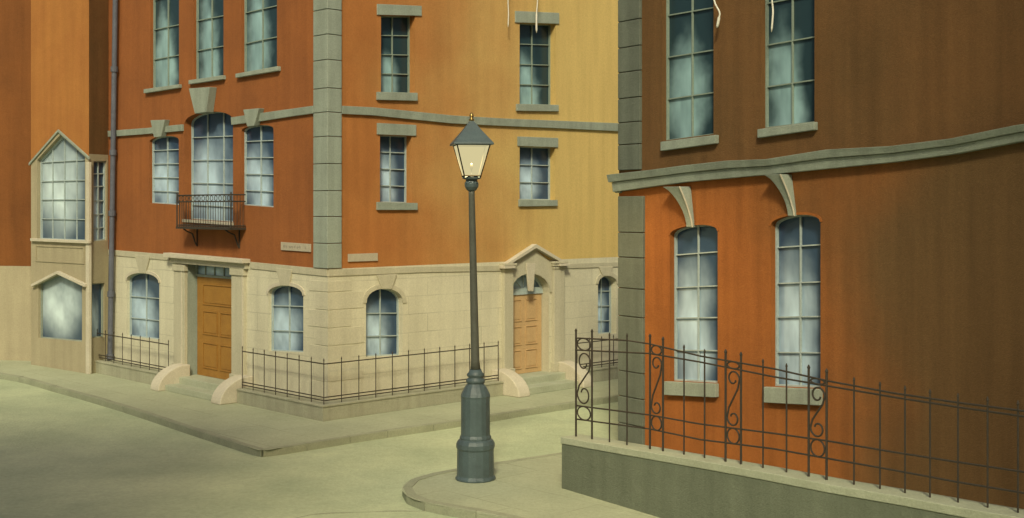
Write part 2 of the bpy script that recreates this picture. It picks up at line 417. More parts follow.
# openings, left face
oA = opening(PL, 150.5, 179, -60, -68, 89, 84.5)
oB = opening(PL, 193.5, 223.5, -70, -77, 80.5, 75.5)
oC = opening(PL, 241.5, 277, -80, -90, 74, 67)
oD = opening(PL, 149.5, 178.8, 142, 140, 203, 205, 5, 'arch')
oE = opening(PL, 184.5, 233, 124, 121, 219, 222.5, 11, 'arch')
oF = opening(PL, 241.5, 273.5, 131, 129, 205, 207.5, 5, 'arch')
oG = opening(PL, 127, 159.3, 281, 283, 336, 340, 9, 'arch')
oH = opening(PL, 268.5, 303.3, 294.5, 295.5, 351, 352.5, 9.5, 'arch')
oDoor = opening(PL, 187.5, 234, 263.5, 268, 380, 388)
zd = .27
for k in ('BL', 'BR'): oDoor[k].y = zd
oDoor['pts'][0] = (oDoor['BL'].x, zd); oDoor['pts'][1] = (oDoor['BR'].x, zd)
zB = 2.83
wall(PL, house, 'upper_wall', rect(SL, 0, ZS, HT), [(oA, .1), (oB, .1), (oC, .1), (oD, .1), (oE, .2), (oF, .1)], 'orange')
gl = [(SL, 0), (oDoor['BL'].x, 0), (oDoor['BL'].x, zd)]
gz = ZS
# ground floor: the door opening is a notch in the outline
out = [(0, 0), (oDoor['BR'].x, 0), (oDoor['BR'].x, oDoor['TR'].y), (oDoor['BL'].x, oDoor['TL'].y), (oDoor['BL'].x, 0), (SL, 0), (SL, gz), (0, gz)]
wall(PL, house, 'ground_floor_wall', out, [(oG, .1), (oH, .1)], 'stone')
# right face
u1 = opening(PR, 381, 415, 15, 15.5, 92, 93)
u2 = opening(PR, 519.6, 555.8, 22.6, 24, 104, 105)
u3 = opening(PR, 380, 411.7, 134.5, 136, 202, 203)
u4 = opening(PR, 519.6, 555.5, 146, 147.5, 199.5, 200)
r1 = opening(PR, 366, 402.5, 303, 303, 357, 355.5, 14.5, 'arch')
r2 = opening(PR, 598, 616.5, 284, 284, 334.5, 333.5, 8, 'arch')
rD = opening(PR, 510.8, 549, 293.5, 293.5, 376, 375, 20, 'arch')
u5 = opening(PR, 690, 730, 160, 162, 200, 199)
wall(PR, house, 'upper_wall', rect(0, SR, ZS, HT), [(u1, .2), (u2, .2), (u3, .15), (u4, .2)], 'orange_R')
out = [(0, 0), (rD['BL'].x, 0)] + [rD['TL'][:]] + [tuple(p) for p in rD['pts'][3:-1][::-1]] + [rD['TR'][:], (rD['BR'].x, 0), (SR, 0), (SR, ZS), (0, ZS)]
wall(PR, house, 'ground_floor_wall', [tuple(p) for p in out], [(r1, .15), (r2, .2)], 'stone')
# back walls, roof
bm = bmesh.new()
a = PL.w(SL, 0, 0); b = PR.w(SR, 0, 0)
for z0, z1 in ((0, HT),):
    q = [a, a+Vector((.721, .693, 0))*SR, b]
    for p0, p1 in zip(q, q[1:]):
        vs = [bm.verts.new((p0.x, p0.y, z0)), bm.verts.new((p1.x, p1.y, z0)), bm.verts.new((p1.x, p1.y, z1)), bm.verts.new((p0.x, p0.y, z1))]
        bm.faces.new(vs)
link('rear_wall', bm, 'orange', house)
bm = bmesh.new()
cor = [PL.w(SL, .25, 0), None, PR.w(SR, .25, 0), a+Vector((.721, .693, 0))*SR]
c0 = Cc + PL.n*.25 + PR.n*.25; cor[1] = Vector((c0.x, c0.y, 0))
lo = [bm.verts.new((p.x, p.y, HT)) for p in cor]; hi = [bm.verts.new((p.x, p.y, HT+.3)) for p in cor]
bm.faces.new(lo); bm.faces.new(hi[::-1])
for i in range(4): bm.faces.new((lo[i], lo[(i+1) % 4], hi[(i+1) % 4], hi[i]))
link('roof', bm, 'slate', house)

def sill(pl, par, x0, x1, yl0, yl1, yr0, yr1, off=.09, name='sill', m='trim'):
    return slab(pl, par, name, [(x0, yl1), (x1, yr1), (x1, yr0), (x0, yl0)], .0, off, m)
for op, (x0, x1, a0, a1, b0, b1) in ((oA, (147, 182, 89.5, 93.5, 84.5, 88)), (oB, (192, 226, 80.5, 84.5, 75.5, 79.5)), (oC, (239, 281, 74, 78, 66.5, 71))):
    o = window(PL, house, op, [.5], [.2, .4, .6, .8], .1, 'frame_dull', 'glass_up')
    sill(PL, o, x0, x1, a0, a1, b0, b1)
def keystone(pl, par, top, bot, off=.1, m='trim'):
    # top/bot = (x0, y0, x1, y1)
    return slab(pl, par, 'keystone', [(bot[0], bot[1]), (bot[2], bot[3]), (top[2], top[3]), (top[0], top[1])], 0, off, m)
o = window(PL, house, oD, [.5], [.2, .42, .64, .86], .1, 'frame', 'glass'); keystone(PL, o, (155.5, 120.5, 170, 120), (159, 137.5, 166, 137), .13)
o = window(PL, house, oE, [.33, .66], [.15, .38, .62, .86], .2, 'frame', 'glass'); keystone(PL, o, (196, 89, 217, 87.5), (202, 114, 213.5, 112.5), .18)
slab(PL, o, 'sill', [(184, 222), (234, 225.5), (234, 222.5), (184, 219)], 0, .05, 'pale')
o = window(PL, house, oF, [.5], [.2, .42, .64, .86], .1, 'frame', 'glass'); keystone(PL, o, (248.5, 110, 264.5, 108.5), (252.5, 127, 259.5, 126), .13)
def voussoirs(pl, par, op, w_, off, m):
    n = len(op['pts']); arch = op['pts'][2:]
    bm = bmesh.new(); full = inset(op['pts'], -w_)[2:]
    for i in range(len(arch)-1):
        prism(bm, pl, [arch[i], arch[i+1], full[i+1], full[i]], 0, off)
    return link('arch_moulding', bm, m, par)
for op, top, bot, rows in ((oG, (135.5, 254.5, 151, 256), (140.5, 273, 146.5, 273.5), [.33, .72]), (oH, (277, 268, 293, 269.5), (281.5, 285.5, 290.5, 286), [.36, .8])):
    o = window(PL, house, op, [.5], rows, .1, 'frame', 'glass'); keystone(PL, o, top, bot, .035, 'stone_plain')
    voussoirs(PL, o, op, .07, .022, 'pale')
    slab(PL, o, 'sill', [tuple(v) for v in ((0, 0),)], 0, 0, 'pale') if False else None
for op, l, s_, rows, gm in ((u1, (376.5, 421, 4, 15, 6, 16), (376, 416, 92, 100, 93, 101), [.25, .5, .75], 'glass_up'),
                        (u2, (514.6, 558.5, 11, 22.6, 13, 24), (515.6, 557, 104, 111, 105, 111.5), [.25, .5, .75], 'glass_up'),
                        (u3, (376.5, 415.5, 123, 134.5, 125, 136), (376, 416, 202, 210, 203, 210), [.25, .5, .75], 'glass'),
                        (u4, (517, 557.5, 136.5, 146, 138, 147.5), (518, 556, 199.5, 206.5, 200, 206), [.33, .66], 'glass')):
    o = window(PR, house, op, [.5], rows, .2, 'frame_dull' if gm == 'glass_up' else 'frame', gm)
    sill(PR, o, l[0], l[1], l[2], l[3], l[4], l[5], .03, 'lintel'); sill(PR, o, *s_[:2], s_[2], s_[3], s_[4], s_[5], .06)
for op, top, bot, rows in ((r1, (376, 275, 396, 274), (381, 289, 391, 289), [.37, .8]), (r2, (598, 267, 612, 266.5), (602, 276, 610, 276), [.25, .55, .85])):
    o = window(PR, house, op, [.5], rows, .15 if op is r1 else .2, 'frame', 'glass'); keystone(PR, o, top, bot, .035, 'stone_plain')
    voussoirs(PR, o, op, .09, .022, 'stone_plain')

# belt courses and string course
def course(pl, par, name, line, o1, m, o0=0, step=None):
    """line: (x, ytop, ybottom) pixel stations on the wall face"""
    bm = bmesh.new(); T = [pl.hit(x, t) for x, t, b in line]; B = [pl.hit(x, b) for x, t, b in line]
    P = []
    for t, b in zip(T, B):
        P.append([bm.verts.new(pl.w(t[0], o0, t[1])), bm.verts.new(pl.w(t[0], o1, t[1])), bm.verts.new(pl.w(b[0], o1*.8, b[1])), bm.verts.new(pl.w(b[0], o0, b[1]))])
    for A, Q in zip(P, P[1:]):
        for k in range(4): bm.faces.new((A[k], A[(k+1) % 4], Q[(k+1) % 4], Q[k]))
    bm.faces.new(P[0]); bm.faces.new(P[-1][::-1])
    return link(name, bm, m, par, .006)
course(PL, house, 'belt_course', [(110, 131, 137), (150, 128, 134), (184, 124.5, 131)], .07, 'trim')
course(PL, house, 'belt_course', [(233.5, 117.5, 125), (265, 113, 121), (290, 109.5, 117), (315, 106, 113.5)], .07, 'trim')
course(PR, house, 'belt_course', [(341, 106, 114), (372, 107.5, 115.5), (450, 115.5, 123.5), (500, 118.5, 126), (560, 121, 128.5), (620, 123.5, 131.5), (680, 125, 133)], .07, 'trim')
course(PL, house, 'string_course', [(109, 249.5, 255), (170, 254.5, 260.5)], .025, 'stone_plain')
course(PL, house, 'string_course', [(250.5, 261.8, 268.6), (328, 269.2, 276.5)], .025, 'stone_plain')
course(PR, house, 'string_course', [(328, 269.2, 276.5), (420, 266.5, 272.5), (500, 265.5, 271)], .025, 'stone_plain')
course(PR, house, 'string_course', [(565, 263.5, 268.5), (625, 262, 266.5), (700, 260, 264.5)], .025, 'stone_plain')

# quoins: wrapped round the corner, block on block with open joints
def corner_blocks(par, Pa, wa, Pb, wb, zs, off, m, name='quoins', gap=.012):
    bm = bmesh.new()
    for z0, z1 in zip(zs, zs[1:]):
        c = Pa.O + Pa.n*off + Pb.n*off
        pts = [Pa.w(wa, off, 0), Vector((c.x, c.y, 0)), Pb.w(wb, off, 0), Pb.w(wb, -.01, 0), Vector((Pa.O.x, Pa.O.y, 0)) - Vector((Pa.n.x+Pb.n.x, Pa.n.y+Pb.n.y, 0))*.01, Pa.w(wa, -.01, 0)]
        lo = [bm.verts.new((p.x, p.y, z0+gap/2)) for p in pts]; hi = [bm.verts.new((p.x, p.y, z1-gap/2)) for p in pts]
        bm.faces.new(lo); bm.faces.new(hi[::-1])
        for i in range(6): bm.faces.new((lo[i], lo[(i+1) % 6], hi[(i+1) % 6], hi[i]))
    return link(name, bm, m, par, .01)
zs = [2.835]; random.seed(3)
while zs[-1] < HT-.5: zs.append(zs[-1]+random.uniform(.46, .56))
zs.append(HT)
corner_blocks(house, PL, PL.s(315), PR, PR.s(340.5), zs, .045, 'trim')
# tooled stones at the ground floor corner
random.seed(5); zs = [.3]
while zs[-1] < 2.4: zs.append(zs[-1]+.36)
for wide in (0, 1):
    pass
def alt_blocks():
    bm = bmesh.new()
    z = .31; k = 0
    while z < 2.5:
        z1 = min(z+.345, 2.60)
        for P_, wds in ((PL, (.62, .40)), (PR, (.55, .85))):
            wd = wds[k % 2]
            off = .010
            c = Cc + PL.n*off + PR.n*off
            if P_ is PL: poly = [(0, 1), (wd, 1)]
            pts = [Vector((c.x, c.y, 0)), P_.w(wd, off, 0), P_.w(wd, -.01, 0), Vector((Cc.x, Cc.y, 0))]
            lo = [bm.verts.new((p.x, p.y, z+.008)) for p in pts]; hi = [bm.verts.new((p.x, p.y, z1-.008)) for p in pts]
            bm.faces.new(lo); bm.faces.new(hi[::-1])
            for i in range(4): bm.faces.new((lo[i], lo[(i+1) % 4], hi[(i+1) % 4], hi[i]))
        z = z1 if z1 < 2.6 else 9; k += 1
    return link('corner_stones', bm, 'stone_corner', house, .006)
alt_blocks()

# left door with its surround
dpt = .22
def panel_door(pl, par, s0, s1, z0, z1, off, m, layout, knob_s):
    bm = bmesh.new(); prism(bm, pl, rect(s0, s1, z0, z1), off-.05, off)
    d = link('door', bm, m, par)
    for fx0, fx1, fz0, fz1 in layout:
        bm = bmesh.new(); a = s0+(s1-s0)*fx0; b = s0+(s1-s0)*fx1; c = z0+(z1-z0)*fz0; e = z0+(z1-z0)*fz1
        r = rect(a, b, c, e); ringprism(bm, pl, r, inset(r, .022), off, off+.018)
        prism(bm, pl, inset(r, .05), off, off+.012)
        link('door_panel', bm, m, d, .004)
    bm = bmesh.new(); kz = z0+(z1-z0)*.46; p = pl.w(knob_s, off, kz)
    n3 = Vector((pl.n.x, pl.n.y, 0)); tube(bm, [p, p+n3*.03, p+n3*.05, p+n3*.075, p+n3*.085], [.012, .012, .03, .028, .008], 10)
    link('door_knob', bm, 'brass', d, smooth=True)
    return d
s0, s1 = PL.s(192, -dpt), PL.s(231.5, -dpt)
L_, R2 = oDoor['BL'].x, oDoor['BR'].x
zt = PL.hit(212, 277.5, -dpt)[1]
lay = [(.14, .86, .72, .93), (.14, .47, .42, .66), (.53, .86, .42, .66), (.14, .47, .08, .34), (.53, .86, .08, .34)]
door = panel_door(PL, house, L_-.04, R2+.04, zd+.002, zt, -dpt, 'door_brown', lay, R2+.16)
# fanlight, reveals and transom
ztop = min(oDoor['TL'].y, oDoor['TR'].y)
bm = bmesh.new()
ringprism(bm, PL, rect(L_, R2, zt, ztop+.08), inset(rect(L_, R2, zt, ztop+.08), .05), -dpt-.04, -dpt+.02)
for f in (.2, .4, .6, .8):
    s = L_+(R2-L_)*f; prism(bm, PL, rect(s-.012, s+.012, zt+.04, ztop+.04), -dpt-.02, -dpt+.005)
fl = link('fanlight', bm, 'trim', house)
bm = bmesh.new(); v = [bm.verts.new(PL.w(p[0], -dpt-.02, p[1])) for p in rect(L_, R2, zt, ztop+.08)]; f = bm.faces.new(v)
uvl = bm.loops.layers.uv.new('UVMap')
for lp, u in zip(f.loops, ((0, 0), (1, 0), (1, 1), (0, 1))): lp[uvl].uv = u
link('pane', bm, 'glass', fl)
bm = bmesh.new()
for a_, b_ in ((L_+.003, L_+.06), (R2-.06, R2-.003)):
    prism(bm, PL, rect(a_, b_, 0.02, ztop+.05), -dpt-.06, -.01)
prism(bm, PL, rect(L_+.06, R2-.06, ztop+.03, ztop+.1), -dpt-.06, -.01)
link('door_lining', bm, 'trim', house)
for xa, xb in ((176.5, 187.3), (234.2, 246.5)):
    bm = bmesh.new(); sa, sb = PL.s(xa), PL.s(xb)
    prism(bm, PL, rect(sa, sb, .3, ztop-.02), .0, .07)
    prism(bm, PL, rect(sa+.04, sb-.04, .3, .5), .0, .10)
    prism(bm, PL, rect(sa+.03, sb-.03, ztop-.14, ztop-.0), .0, .10)
    link('pilaster', bm, 'stone_plain', house, .006)
bm = bmesh.new()
prism(bm, PL, [PL.hit(*p) for p in ((174, 262.5), (249, 269), (249, 263), (174, 257))], 0, .10)
link('door_lintel', bm, 'stone_plain', house, .006)
bm = bmesh.new()
prism(bm, PL, [PL.hit(*p) for p in ((171, 257), (250.5, 263.2), (250.5, 259), (171, 252.5))], 0, .20)
link('door_cornice', bm, 'pale', house, .008)
# white edge bead of the surround
for xx in (184.6, 245.5):
    bm = bmesh.new(); s = PL.s(xx); prism(bm, PL, rect(s-.02, s+.02, .5, ztop-.14), .07, .085)
    link('pilaster_bead', bm, 'pale', house)

# right door: fan, pediment and pilasters
dpr = .22; l_, r_ = rD['BL'].x, rD['BR'].x; zsp = (rD['TL'].y+rD['TR'].y)/2; zdr = .3
lay2 = [(.12, .45, .66, .94), (.55, .88, .66, .94), (.12, .45, .36, .60), (.55, .88, .36, .60), (.12, .45, .06, .30), (.55, .88, .06, .30)]
panel_door(PR, house, l_+.02, r_-.02, zdr+.002, zsp-.03, -dpr, 'door_tan', lay2, l_+.14)
bm = bmesh.new(); prism(bm, PR, rect(l_, r_, zsp-.03, zsp+.06), -dpr-.05, -dpr+.03)
arch = [(r_, zsp+.06)] + [tuple(p) for p in rD['pts'][3:-1]] + [(l_, zsp+.06)]
ringprism(bm, PR, arch, inset(arch, .05), -dpr-.04, -dpr+.02)
cx = (l_+r_)/2
for a_ in (45, 90, 135):
    p = (cx+math.cos(R_(a_))*.5*.95, zsp+.06+math.sin(R_(a_))*.42)
    bar(bm, PR.w(cx, -dpr, zsp+.06), PR.w(p[0], -dpr, p[1]), .012)
fl = link('fanlight', bm, 'frame', house)
bm = bmesh.new(); f = bm.faces.new([bm.verts.new(PR.w(p[0], -dpr-.02, p[1])) for p in arch]); uvl = bm.loops.layers.uv.new('UVMap')
for lp, p in zip(f.loops, arch): lp[uvl].uv = ((p[0]-l_)/(r_-l_), (p[1]-zsp)/.5)
link('pane', bm, 'glass', fl)
bm = bmesh.new()                                # reveals
path = [(l_, .02), (l_, zsp)] + [tuple(p) for p in rD['pts'][3:-1][::-1]] + [(r_, zsp), (r_, .02)]
A_ = [bm.verts.new(PR.w(p[0], 0, p[1])) for p in path]; B_ = [bm.verts.new(PR.w(p[0], -dpr-.05, p[1])) for p in path]
for i in range(len(path)-1): bm.faces.new((A_[i], A_[i+1], B_[i+1], B_[i]))
link('door_lining', bm, 'stone_plain', house)
keystone(PR, house, (525, 263, 534, 263), (527.5, 291, 532, 291), .05, 'pale')
for xa, xb in ((501.5, 510.3), (551.5, 561.5)):
    bm = bmesh.new(); sa, sb = PR.s(xa), PR.s(xb); zc = PR.hit(506, 270)[1]
    prism(bm, PR, rect(sa, sb, .3, zc), 0, .10)
    prism(bm, PR, rect(sa-.03, sb+.03, .3, .5), 0, .13)
    for k in range(3): prism(bm, PR, rect(sa-.02-.02*k, sb+.02+.02*k, zc+.06*k-.02, zc+.06*k+.03), 0, .12+.02*k)
    link('pilaster', bm, 'stone_plain', house, .006)
ped = [PR.hit(*p) for p in ((498.5, 266), (527, 244), (564, 263))]
bm = bmesh.new()
mid = ((ped[0][0]+ped[2][0])/2, ped[1][1]); zl = (ped[0][1]+ped[2][1])/2
tri = [(ped[0][0], zl), (mid[0], mid[1]), (ped[2][0], zl)]
t2 = [(tri[0][0]+.16, zl), (mid[0], mid[1]-.09), (tri[2][0]-.16, zl)]
prism(bm, PR, [tri[0], tri[1], t2[1], t2[0]], 0, .14); prism(bm, PR, [t2[1], tri[1], tri[2], t2[2]], 0, .14)
prism(bm, PR, rect(tri[0][0], tri[0][0]+.32, zl-.055, zl-.002), 0, .20); prism(bm, PR, rect(tri[2][0]-.32, tri[2][0], zl-.055, zl-.002), 0, .20)
link('pediment', bm, 'pale', house, .006)
# tympanum wall above the fanlight, with arch cut out of it
bm = bmesh.new()
sa, sb = PR.s(510.5), PR.s(551)
ar = [tuple(p) for p in rD['pts'][3:-1]]
top = [(sb, zsp), (sb, zl), (mid[0], mid[1]-.08), (sa, zl), (sa, zsp)]
poly = [(l_, zsp)] + ar[::-1] + [(r_, zsp)] + top
vs = [bm.verts.new(PR.w(p[0], .03, p[1])) for p in poly]; E_ = [bm.edges.new((vs[i], vs[(i+1) % len(vs)])) for i in range(len(vs))]
bmesh.ops.triangle_fill(bm, edges=E_, use_beauty=True)
link('tympanum', bm, 'stone_plain', house)

# drainpipe
bm = bmesh.new(); p0 = PL.w(PL.s(116.5, .13), .13, HT-.1); p1 = PL.w(PL.s(109.8, .13), .13, .02)
P_ = [p0.lerp(p1, t) for t in (0, .2, .4, .6, .8, 1)]
tube(bm, P_, .062, 12)
for t in (.12, .32, .505, .64, .82, .96):
    a_ = p0.lerp(p1, t); b_ = p0.lerp(p1, t+.012); bar(bm, a_, b_, .085, 12)
link('drainpipe', bm, 'lead', house)
# plinth under the railings (two runs either side of each flight)
def plinth(pl, sa, sb, ext, name='plinth'):
    bm = bmesh.new(); prism(bm, pl, rect(sa, sb, 0, .27), 0, .40); prism(bm, pl, rect(sa, sb, .272, .30), 0, .415)
    return link(name, bm, 'plinth', house, .006)
cor = Cc + PL.n*.4 + PR.n*.4
def plinth_L():
    bm = bmesh.new()
    def blk(pts, z0, z1):
        lo = [bm.verts.new((p.x, p.y, z0)) for p in pts]; hi = [bm.verts.new((p.x, p.y, z1)) for p in pts]
        bm.faces.new(lo); bm.faces.new(hi[::-1]); n = len(pts)
        for i in range(n): bm.faces.new((lo[i], lo[(i+1) % n], hi[(i+1) % n], hi[i]))
    for o_, z0, z1 in ((.40, 0, .262), (.415, .264, .30)):
        c = Cc + PL.n*o_ + PR.n*o_
        blk([PL.w(2.62, o_, 0), Vector((c.x, c.y, 0)), PR.w(4.25, o_, 0), PR.w(4.25, .003, 0), Vector((Cc.x, Cc.y, 0))+Vector((PL.n.x+PR.n.x, PL.n.y+PR.n.y, 0))*.003, PL.w(2.62, .003, 0)], z0, z1)
        blk([PL.w(SL-.0, o_, 0), PL.w(5.62, o_, 0), PL.w(5.62, .003, 0), PL.w(SL-.0, .003, 0)], z0, z1)
        blk([PR.w(6.62, o_, 0), PR.w(SR-.1, o_, 0), PR.w(SR-.1, .003, 0), PR.w(6.62, .003, 0)], z0, z1)
    return link('plinth', bm, 'light_plinth', house, .006)
plinth_L()
# steps with rounded cheek blocks
def steps(pl, sa, sb, ztop_, dep, cheeks, n=2):
    bm = bmesh.new()
    for k in range(n):
        z1 = ztop_*(n-k)/(n) - .004*k; prism(bm, pl, rect(sa, sb, 0, z1), .002, dep*(.45+.55*k/(n-1)) - .0)
        # only the outer part of each tread shows
    st = link('doorstep', bm, 'coping', house, .012)
    for c0_, c1_ in cheeks:
        bm = bmesh.new(); prof = [(0.0, 0)]
        hgt = .52; dd = dep+.16
        prof = [(.002, 0), (.002, hgt), (dd*.25, hgt)]
        for i in range(1, 11):
            a_ = math.pi/2*i/10; prof.append((dd*.25+(dd*.75)*math.sin(a_), .0+hgt*math.cos(a_)*.72+hgt*.28*(1-i/10.)*1.0))
        prof[-1] = (dd, 0)
        A1 = [bm.verts.new(pl.w(c0_, p[0], p[1])) for p in prof]; B1 = [bm.verts.new(pl.w(c1_, p[0], p[1])) for p in prof]
        bm.faces.new(A1); bm.faces.new(B1[::-1]); m_ = len(prof)
        for i in range(m_): bm.faces.new((A1[i], A1[(i+1) % m_], B1[(i+1) % m_], B1[i]))
        link('step_cheek', bm, 'pale', house, .02)
steps(PL, 3.02, 5.22, .27, .62, ((2.64, 3.018), (5.222, 5.60)))
steps(PR, 4.60, 6.26, .30, .72, ((4.26, 4.598), (6.262, 6.60)))
# door thresholds fill to the leaf
bm = bmesh.new(); prism(bm, PL, rect(L_-.003, R2+.003, .0, zd-.003), -dpt-.06, .001); link('threshold', bm, 'coping', house); bm = bmesh.new(); prism(bm, PR, rect(l_+.003, r_-.003, 0, zdr-.003), -dpr-.06, .001)
link('threshold', bm, 'coping', house)

# balcony
bal = bpy.data.objects.new('balcony', None)
bm = bmesh.new(); bo = .36
def bp(px, py, off=bo): a_, z_ = PL.hit(px, py, off); return a_, z_
sa, _ = bp(177, 200); sb, _ = bp(231, 200)
zb = PL.hit(205, 227, bo)[1]; zt_ = PL.hit(205, 195, bo)[1]
prism(bm, PL, rect(sa, sb, zb-.05, zb), 0.0, bo+.03)
balc = link('balcony', bm, 'iron', house)
bm = bmesh.new()
for z in (zb+.03, zt_-.14, zt_):
    tube(bm, [PL.w(sa, .02, z), PL.w(sa, bo-.04, z), PL.w(sa-.04 if sa > sb else sa+.04, bo, z), PL.w(sb+.04, bo, z), PL.w(sb, bo-.04, z), PL.w(sb, .02, z)], .014, 6)
n = 22
for i in range(n+1):
    s = sa+(sb-sa)*i/n; bar(bm, PL.w(s, bo, zb), PL.w(s, bo, zt_-.14), .007)
for s in (sa, sb):
    bar(bm, PL.w(s, bo, zb-.02), PL.w(s, bo, zt_+.05), .018)
    for k in range(1, 5): bar(bm, PL.w(s, bo*k/5, zb), PL.w(s, bo*k/5, zt_), .007)
m_ = 13
for i in range(m_):
    s = sa+(sb-sa)*(i+.5)/m_; rr = .055
    tube(bm, [PL.w(s+rr*math.cos(t*math.pi/5), bo, zt_-.07+rr*math.sin(t*math.pi/5)) for t in range(10)], .007, 5, True)
link('balustrade', bm, 'iron', balc)
for s in (sa-.25, sb+.25):
    bm = bmesh.new()
    tube(bm, [PL.w(s, bo*.95, zb-.05), PL.w(s, bo*.75, zb-.10), PL.w(s, bo*.35, zb-.16), PL.w(s, .06, zb-.34), PL.w(s, .02, zb-.42)], .016, 6)
    bar(bm, PL.w(s, .01, zb-.04), PL.w(s, .01, zb-.44), .016)
    link('bracket', bm, 'iron', balc)

# street signs on the two faces
def sign(pl, quad, label, marks):
    c = pl.hit(*quad[0]); t = thing('street_sign', label, 'sign', pl.w(c[0], 0, c[1]), 'street name plates at the corner')
    bm = bmesh.new(); prism(bm, pl, [pl.hit(*p) for p in quad], .004, .03); link('plate', bm, 'plate', t, .004)
    if marks:
        random.seed(11); bm = bmesh.new()
        bl = Vector(pl.hit(*quad[0])); br = Vector(pl.hit(*quad[1])); tr = Vector(pl.hit(*quad[2])); tl = Vector(pl.hit(*quad[3]))
        for i in range(9):
            if i == 7: continue
            for k in range(random.choice((2, 3))):
                f = .09+.82*(i+.15+.28*k)/9; g0 = random.uniform(.28, .45); g1 = random.uniform(.55, .72)
                a_ = bl.lerp(br, f).lerp(tl.lerp(tr, f), g0); b_ = bl.lerp(br, f+random.uniform(-.02, .03)).lerp(tl.lerp(tr, f), g1)
                bar(bm, pl.w(a_.x, .031, a_.y), pl.w(b_.x, .031, b_.y), .008, 4)
        link('lettering', bm, 'ink', t)
sign(PL, [(282, 250), (311.5, 252), (311.5, 244), (282, 242)], 'pale street name plate with worn unreadable lettering left of the corner quoins', True)
sign(PR, [(347.5, 261.8), (377, 260.8), (377, 253), (347.5, 254)], 'blank cream plate on the orange wall right of the corner quoins', False)

# ------------------------------------------------------------------ iron railings round the plinth
def rail_run(pts_fn, posts, ztop_, zbase, name_parent, ends=()):
    pass
def plinth_railing(label, runs, loc):
    t = thing('railing', label, 'railing', loc, 'iron railings round the corner building')
    bmr = bmesh.new()
    for path, tz in runs:
        for z in (tz, .37, .43):
            tube(bmr, [Vector((p.x, p.y, z)) for p in path], .0125, 6)
        # posts spaced along the path
        acc = 0; tot = sum((path[i+1]-path[i]).length for i in range(len(path)-1))
        n = max(2, round(tot/.42))
        for k in range(n+1):
            dd = tot*k/n; i = 0
            while i < len(path)-2 and dd > (path[i+1]-path[i]).length+1e-6: dd -= (path[i+1]-path[i]).length; i += 1
            p = path[i]+(path[i+1]-path[i]).normalized()*dd
            bm = bmesh.new(); bar(bm, (p.x, p.y, .295), (p.x, p.y, tz+.05), .0095, 6)
            tube(bm, [Vector((p.x, p.y, tz+.05)), Vector((p.x, p.y, tz+.075)), Vector((p.x, p.y, tz+.11))], [.010, .014, .003], 6)
            link('upright', bm, 'iron', t)
    link('rails', bmr, 'iron', t)
ro = .30
cr = Cc + PL.n*ro + PR.n*ro
plinth_railing('black iron railing along the left face between bay window and brown door', [([PL.w(SL-.02, ro, 0), PL.w(5.66, ro, 0)], .95)], PL.w(7.5, ro, .3))
plinth_railing('black iron railing wrapping the stone corner between the two doors', [([PL.w(2.58, ro, 0), Vector((cr.x, cr.y, 0)), PR.w(4.2, ro, 0)], 1.06)], Vector((cr.x, cr.y, .3)))
plinth_railing('black iron railing right of the tan door partly behind the scroll fence', [([PR.w(6.66, ro, 0), PR.w(12.5, ro, 0)], .92)], PR.w(8, ro, .3))

# ------------------------------------------------------------------ bay-windowed house on the far left
bay = thing('bay_house', 'amber house with stone two storey bay window at the left edge', 'building', (-11.5, 31.5, 0))
A0 = Vector((-10.19, 29.7)); A1 = ground(31, 364.5); A1 = Vector((A1.x, A1.y)); Bq = Vector(PL.w(SL, 0, 0)[:2])
dT = (A1-A0).normalized(); nT = Vector((-dT.y, dT.x)); nT = nT if nT.y < 0 else -nT
PT = Plane(A0, dT, nT)
dS = (Bq-A0).normalized(); nS = Vector((dS.y, -dS.x)); PS = Plane(A0, dS, nS)
LT = (A1-A0).length; LS = (Bq-A0).length-.01
ZG = 5.45
bw = opening(PT, 37, 85, 160, 157, 239.5, 241.5, 24, 'gable')
lw = opening(PT, 38, 82, 283, 284, 338, 342, 10, 'gable')
sw = opening(PS, 93.5, 106.5, 161, 161, 241.5, 240)
sw2 = opening(PS, 92, 104.5, 283.5, 283, 338, 337)
zst = PT.hit(60, 158)[1]
gab = [PT.hit(31, 163), PT.hit(60, 129.5), PT.hit(90.5, 157)]
wall(PT, bay, 'bay_front', [(LT, 0), (0, 0), (0, gab[2][1]), ((LT)*.5, gab[1][1]), (LT, gab[0][1])], [(bw, .12), (lw, .1)], 'bay_stone')
wall(PT, bay, 'upper_wall', [(0, gab[2][1]+.001), (0, HT), (LT, HT), (LT, gab[0][1]+.001), (LT*.5, gab[1][1]+.001)], [], 'amber')
zss = PS.hit(100, 154.5)[1]
wall(PS, bay, 'bay_side', rect(0, LS, 0, zss), [(sw, .07), (sw2, .07)], 'bay_stone')
wall(PS, bay, 'upper_side_wall', rect(0, LS, zss, HT), [], 'umber')  # shaded side of the bay, painted darker than its amber front
